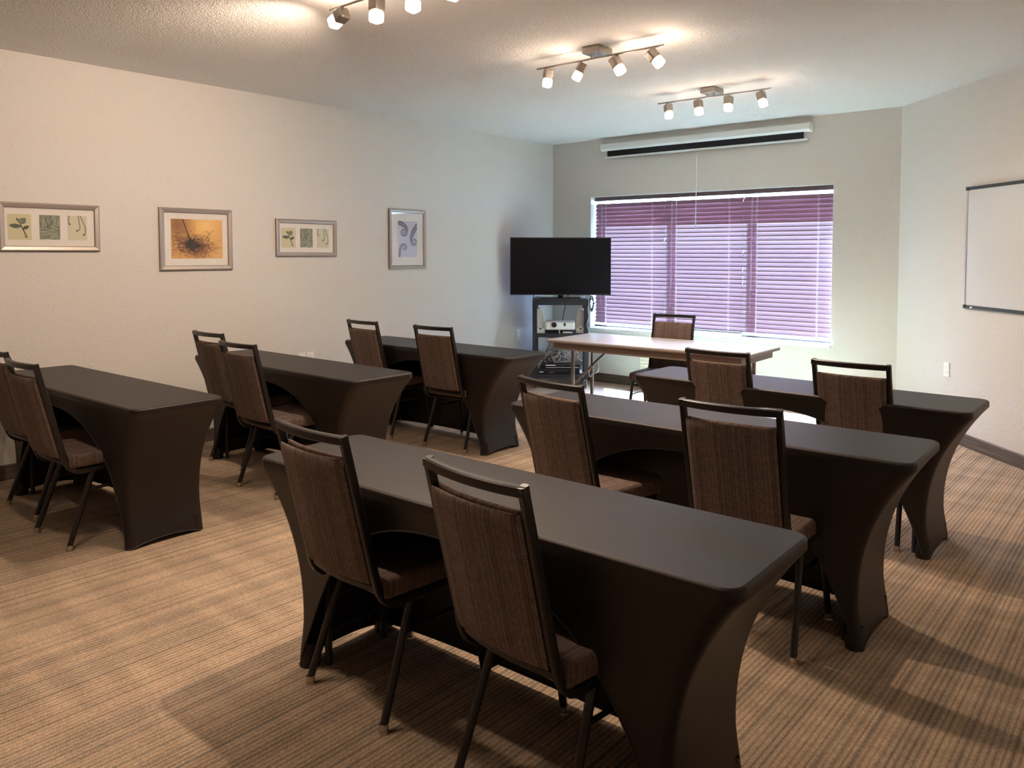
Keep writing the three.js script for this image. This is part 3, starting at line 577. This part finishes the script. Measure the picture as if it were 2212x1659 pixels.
// ------------------------------------------------------------ television cart and what stands on it
const CY = 38.6402 * Math.PI / 180, fwd = V(-Math.sin(CY), 0, -Math.cos(CY)), rgt = V(Math.cos(CY), 0, -Math.sin(CY));
const CO = V(5.9154, 0, 7.2506).addScaledVector(fwd, 8.44);               // middle of the cart's front
const onCart = (x, y, depth) => CO.clone().addScaledVector(rgt, x).addScaledVector(fwd, depth).setY(y).toArray();
{
  const t = thing('media_cart', 'black steel media cart on casters in the corner by the window', 'cart', onCart(0, 0, 0), CY), W = 0.305, D = 0.44;
  for (const x of [-1, 1]) for (const z of [0, 1]) part('post', sweep([[x * (W - 0.026), 0.10, -z * (D - 0.04) - 0.02], [x * (W - 0.026), 0.972, -z * (D - 0.04) - 0.02]], [1, 0, 0], 0.05, 0.036, 0.003), M.blackSteel, t);
  for (const [y, h, nm] of [[0.942, 0.06, 'top_shelf'], [0.581, 0.042, 'middle_shelf'], [0.135, 0.045, 'bottom_shelf']]) part(nm, [rbox(W * 2 - 0.01, h, 0.006, 0.002, 0, y, -0.003), rbox(W * 2 - 0.01, h, 0.006, 0.002, 0, y, -D + 0.003), rbox(0.006, h, D, 0.002, -W + 0.006, y, -D / 2), rbox(0.006, h, D, 0.002, W - 0.006, y, -D / 2), rbox(W * 2 - 0.012, 0.004, D - 0.012, 0.001, 0, y + h / 2 - 0.003, -D / 2)], M.blackSteel, t);
  part('top_mat', rbox(W * 2 - 0.03, 0.012, D - 0.03, 0.004, 0, 0.978, -D / 2), M.rubber, t);
  for (const x of [-1, 1]) for (const z of [0.03, D - 0.03]) {
    const c = part('caster', [cyl(0.008, 0.008, 0.02, 10, x * (W - 0.03), 0.098, -z), box(x * (W - 0.03) - 0.017, x * (W - 0.03) - 0.013, 0.045, 0.092, -z - 0.018, -z + 0.018), box(x * (W - 0.03) + 0.013, x * (W - 0.03) + 0.017, 0.045, 0.092, -z - 0.018, -z + 0.018), box(x * (W - 0.03) - 0.017, x * (W - 0.03) + 0.017, 0.088, 0.093, -z - 0.018, -z + 0.018)], M.alu, t);
    part('wheel', new THREE.TorusGeometry(0.026, 0.0115, 10, 22).scale(1, 1, 1.0).rotateY(Math.PI / 2).translate(x * (W - 0.03), 0.0375, -z), M.rubber, c);
    part('wheel_hub', cyl(0.02, 0.02, 0.018, 16).rotateZ(Math.PI / 2).translate(x * (W - 0.03), 0.0375, -z), M.greyPlastic, c);
  }
}
{
  const t = thing('television', 'flat black television on top of the media cart', 'television', onCart(0, 0.984, 0.11), CY);
  const y0 = 0.033, y1 = 0.663, W = 0.552;
  part('bezel', [box(-W, W, y0, y0 + 0.014, -0.02, 0.004), box(-W, W, y1 - 0.009, y1, -0.02, 0.004), box(-W, -W + 0.009, y0 + 0.014, y1 - 0.009, -0.02, 0.004), box(W - 0.009, W, y0 + 0.014, y1 - 0.009, -0.02, 0.004)], M.blackPlastic, t);
  part('screen', box(-W + 0.009, W - 0.009, y0 + 0.014, y1 - 0.009, -0.016, 0.0015), M.screen, t);
  part('back_housing', rbox(0.86, 0.42, 0.045, 0.015, 0, y0 + 0.25, -0.04), M.blackPlastic, t);
  part('logo_bar', rbox(0.035, 0.012, 0.006, 0.002, 0, y0 - 0.004, 0.0), M.blackPlastic, t);
  part('stand_neck', sweep([[0, 0.006, -0.02], [0, y0 + 0.06, -0.02]], [1, 0, 0], 0.055, 0.03, 0.005), M.screen, t);
  part('stand_base', rbox(0.44, 0.010, 0.21, 0.004, 0, 0.0055, -0.01), M.screen, t);
}
{
  const t = thing('projector', 'white video projector lying on the middle shelf of the cart', 'projector', onCart(-0.004, 0.602, 0.03), CY);
  part('body', rbox(0.322, 0.088, 0.24, 0.018, 0, 0.08, -0.12, 4), M.whitePlastic, t);
  part('lens_ring', new THREE.LatheGeometry([[0.037, 0], [0.037, 0.008], [0.033, 0.012], [0.029, 0.008], [0.029, 0]].map(([r, y]) => new THREE.Vector2(r, y)), 28).rotateX(Math.PI / 2).translate(-0.066, 0.093, -0.004), M.whitePlastic, t);
  const b = part('lens_barrel', new THREE.LatheGeometry([[0, 0.004], [0.012, 0.006], [0.014, 0.004], [0.022, 0.008], [0.028, 0.012], [0.0285, 0]].map(([r, y]) => new THREE.Vector2(r, y)), 28).rotateX(Math.PI / 2).translate(-0.066, 0.093, -0.003), M.blackPlastic, t);
  part('lens', new THREE.SphereGeometry(0.014, 16, 8, 0, Math.PI * 2, 0, Math.PI / 2).scale(1, 0.4, 1).rotateX(Math.PI / 2).translate(-0.066, 0.093, 0.002), M.lens, b);
  part('sensor_window', rbox(0.02, 0.034, 0.004, 0.003, 0.05, 0.096, 0.0), M.blackPlastic, t);
  part('base_tray', rbox(0.30, 0.02, 0.22, 0.006, 0, 0.03, -0.125), M.blackPlastic, t);
  part('front_foot', [cyl(0.005, 0.005, 0.036, 10, -0.008, 0.02, -0.016), cyl(0.011, 0.011, 0.006, 14, -0.008, 0.003, -0.016)], M.whitePlastic, t);
  part('rear_foot', [cyl(0.012, 0.012, 0.022, 12, -0.12, 0.011, -0.2), cyl(0.012, 0.012, 0.022, 12, 0.12, 0.011, -0.2)], M.blackPlastic, t);
}
function speaker(x, mirror, label) {
  const t = thing('computer_speaker', label, 'speaker', onCart(x, 0.602, 0.05), CY + mirror * 0.25, 'small desktop speakers');
  const sh = new THREE.Shape(); sh.moveTo(-0.05, 0); sh.lineTo(0.05, 0); sh.bezierCurveTo(0.058, 0.09, 0.052, 0.19, 0.030, 0.245); sh.bezierCurveTo(0.018, 0.268, -0.018, 0.268, -0.03, 0.245); sh.bezierCurveTo(-0.052, 0.19, -0.058, 0.09, -0.05, 0);
  part('cabinet', new THREE.ExtrudeGeometry(sh, { depth: 0.06, bevelEnabled: true, bevelSize: 0.004, bevelThickness: 0.012, bevelSegments: 4, curveSegments: 14 }).translate(0, 0.004, -0.09), M.whitePlastic, t);
  const gr = new THREE.Shape(); gr.moveTo(-0.046, 0.05); gr.lineTo(0.046, 0.05); gr.bezierCurveTo(0.05, 0.11, 0.046, 0.19, 0.026, 0.24); gr.bezierCurveTo(0.015, 0.258, -0.015, 0.258, -0.026, 0.24); gr.bezierCurveTo(-0.046, 0.19, -0.05, 0.11, -0.046, 0.05);
  part('grille', new THREE.ExtrudeGeometry(gr, { depth: 0.004, bevelEnabled: true, bevelSize: 0.002, bevelThickness: 0.004, bevelSegments: 3 }).translate(0, 0.002, -0.018), M.greyPlastic, t);
  const fp = new THREE.Shape(); fp.moveTo(-0.05, 0); fp.lineTo(0.05, 0); fp.lineTo(0.047, 0.038); fp.quadraticCurveTo(0.026, 0.05, 0.018, 0.066); fp.quadraticCurveTo(0, 0.088, -0.018, 0.066); fp.quadraticCurveTo(-0.026, 0.05, -0.047, 0.038); fp.lineTo(-0.05, 0);
  const f = part('front_plate', new THREE.ExtrudeGeometry(fp, { depth: 0.008, bevelEnabled: true, bevelSize: 0.001, bevelThickness: 0.003, bevelSegments: 2 }).translate(0, 0.001, -0.010), M.whitePlastic, t);
  part('port', new THREE.TorusGeometry(0.012, 0.004, 8, 20).translate(0, 0.05, 0.0005), M.greyPlastic, f);
  part('port_hole', cyl(0.011, 0.011, 0.004, 18).rotateX(Math.PI / 2).translate(0, 0.05, 0.0), M.darkSlot, f);
  for (const k of [-1, 1]) part('knob', cyl(0.006, 0.006, 0.008, 12).rotateX(Math.PI / 2).translate(k * 0.03, 0.018, 0.003), mirror < 0 ? M.greyPlastic : M.whitePlastic, f);
}
speaker(-0.220, 1, 'beige desktop speaker on the cart nearer the picture wall');
speaker(0.220, -1, 'beige desktop speaker on the cart nearer the window');
{
  const t = thing('remote_control', 'small white remote control on the cart under the projector', 'remote', onCart(0.078, 0.603, 0.015), CY);
  part('body', rbox(0.11, 0.016, 0.04, 0.005, 0, 0.008, -0.02), M.whitePlastic, t);
  part('button_row', [0, 1, 2, 3, 4].map((k) => cyl(0.004, 0.004, 0.003, 8, -0.04 + k * 0.02, 0.0165, -0.02)), M.greyPlastic, t);
}
function device(name, label, w, h, d, x, y, depth, extra) {
  const t = thing(name, label, 'disc player', onCart(x, y, depth), CY);
  part('housing', rbox(w, h - 0.004, d, 0.004, 0, h / 2, -d / 2), M.blackPlastic, t);
  part('front_panel', rbox(w - 0.006, h - 0.012, 0.006, 0.003, 0, h / 2, 0.001), M.screen, t);
  part('foot', [[-1, -0.03], [1, -0.03], [-1, -d + 0.03], [1, -d + 0.03]].map(([s, z]) => cyl(0.012, 0.012, 0.006, 10, s * (w / 2 - 0.04), 0.003, z)), M.rubber, t);
  extra(t); return t;
}
device('disc_player', 'wide black video player at the bottom of the cart stack', 0.485, 0.058, 0.34, 0.005, 0.156, 0.015, (t) => {
  part('disc_tray', rbox(0.19, 0.012, 0.004, 0.002, -0.03, 0.04, 0.005), M.blackPlastic, t);
  for (const k of [0, 1, 2]) part('button', cyl(0.0045, 0.0045, 0.004, 10).rotateX(Math.PI / 2).translate(-0.12 + k * 0.018, 0.018, 0.005), M.alu, t);
  part('sticker', box(0.205, 0.232, 0.01, 0.05, 0.004, 0.0048), M.sticker, t);
  part('label_strip', box(-0.235, -0.19, 0.018, 0.03, 0.004, 0.0048), M.greyPlastic, t);
});
device('disc_player', 'slim black disc player on top of the cart stack, under the cables', 0.43, 0.045, 0.24, 0.0, 0.214, 0.03, (t) => {
  part('label_strip', box(-0.16, -0.05, 0.034, 0.042, 0.003, 0.0048), M.whitePlastic, t);
  part('disc_tray', rbox(0.36, 0.006, 0.004, 0.001, 0.02, 0.014, 0.005), M.greyPlastic, t);
});
{
  const t = thing('cable_bundle', 'tangle of white, grey and black cables on the disc players', 'cables', onCart(0, 0.259, 0.16), CY);
  seed = 123;
  const mats = [M.cableWhite, M.cableWhite, M.cableWhite, M.cableGrey, M.cableBlack, M.cableGrey];
  for (let k = 0; k < 20; k++) {
    const m = mats[k % 6], cx = (m === M.cableWhite ? 0.05 : -0.05) + (rnd() - 0.5) * 0.14, a = 0.06 + rnd() * 0.06, b = 0.035 + rnd() * 0.055, tilt = (rnd() - 0.5) * 1.3, pts = [], yaw = (rnd() - 0.5) * 1.2, r = 0.0028 + rnd() * 0.0016;
    for (let i = 0; i < 26; i++) { const q = i / 26 * Math.PI * 4; const px = Math.cos(q) * a * (1 + 0.1 * Math.sin(i * 1.7)), py = Math.sin(q) * b * (1 + 0.1 * Math.cos(i * 2.3)); const x = px * Math.cos(tilt) - py * Math.sin(tilt), y = px * Math.sin(tilt) + py * Math.cos(tilt); pts.push([cx + x * Math.cos(yaw), Math.max(r + 0.001, b + y * 0.9 + (rnd() - 0.5) * 0.01), x * Math.sin(yaw) * 0.6 + (rnd() - 0.5) * 0.02 - 0.02]); }
    part('cable', tube(pts, r, 110, 6), m, t);
  }
  part('cable', tube([[-0.2, 0.004, 0.05], [-0.19, 0.03, 0.06], [-0.16, 0.12, 0.02], [-0.12, 0.21, -0.02], [-0.08, 0.27, -0.06]], 0.004, 40, 6), M.cableBlack, t);
  part('cable', tube([[0.1, 0.01, 0.02], [0.16, 0.09, 0], [0.2, 0.05, 0.02], [0.24, 0.02, 0]], 0.0028, 40, 6), M.brass, t);
}
{
  const t = thing('power_cord', 'black cord hanging behind the cart from the television to the projector', 'cord', onCart(0, 0.6, 0.43), CY);
  part('cord', tube([[0.10, 0.45, -0.02], [0.085, 0.38, -0.03], [0.055, 0.27, -0.04], [0.03, 0.16, 0.0], [0.02, 0.1, 0.1], [0.015, 0.085, 0.155]], 0.005, 40, 8), M.cableBlack, t);
}
{
  const t = thing('power_cord', 'black cord dropping from the television down the wall side of the cart', 'cord', onCart(-0.30, 0.5, 0.46), CY);
  part('cord', tube([[0.04, 0.66, 0.2], [0.01, 0.52, 0.12], [-0.012, 0.46, 0.06], [-0.014, 0.2, 0.03], [-0.012, -0.2, 0.03]], 0.004, 40, 8), M.cableBlack, t);
}
{
  const t = thing('cord_bundle', 'bundle of black cords hooked on the window side of the cart', 'cord', onCart(0.325, 0.84, 0.06), CY);
  seed = 77;
  for (let k = 0; k < 4; k++) { const pts = []; for (let i = 0; i < 12; i++) { const q = i / 12 * Math.PI * 2; pts.push([0.012 + Math.cos(q + k) * 0.02 + rnd() * 0.006, 0.08 + Math.sin(q + k) * (0.05 + 0.012 * k) + rnd() * 0.01, -0.03 + Math.sin(q * 2) * 0.03 + rnd() * 0.02]); } part('cord', tube(pts, 0.0035, 60, 6, true), M.cableBlack, t); }
  part('plug', rbox(0.03, 0.014, 0.014, 0.003, 0.042, 0.085, -0.02), M.blackPlastic, t);
  part('plug', rbox(0.013, 0.036, 0.014, 0.003, 0.018, 0.015, -0.02), M.blackPlastic, t);
}
{
  const t = thing('power_cord', 'thin white cord running down the window side of the cart', 'cord', onCart(0.318, 0.0, 0.0), CY);
  part('cord', tube([[-0.005, 0.93, 0.004], [-0.02, 0.88, 0.01], [-0.012, 0.78, 0.01], [-0.03, 0.7, 0.012], [-0.01, 0.62, 0.01], [0.004, 0.4, 0.008], [0.0, 0.23, 0.008], [-0.008, 0.18, 0.01], [0.002, 0.13, 0.008]], 0.003, 80, 6), M.cableWhite, t);
}

shade(scene);
renderer.render(scene, camera);
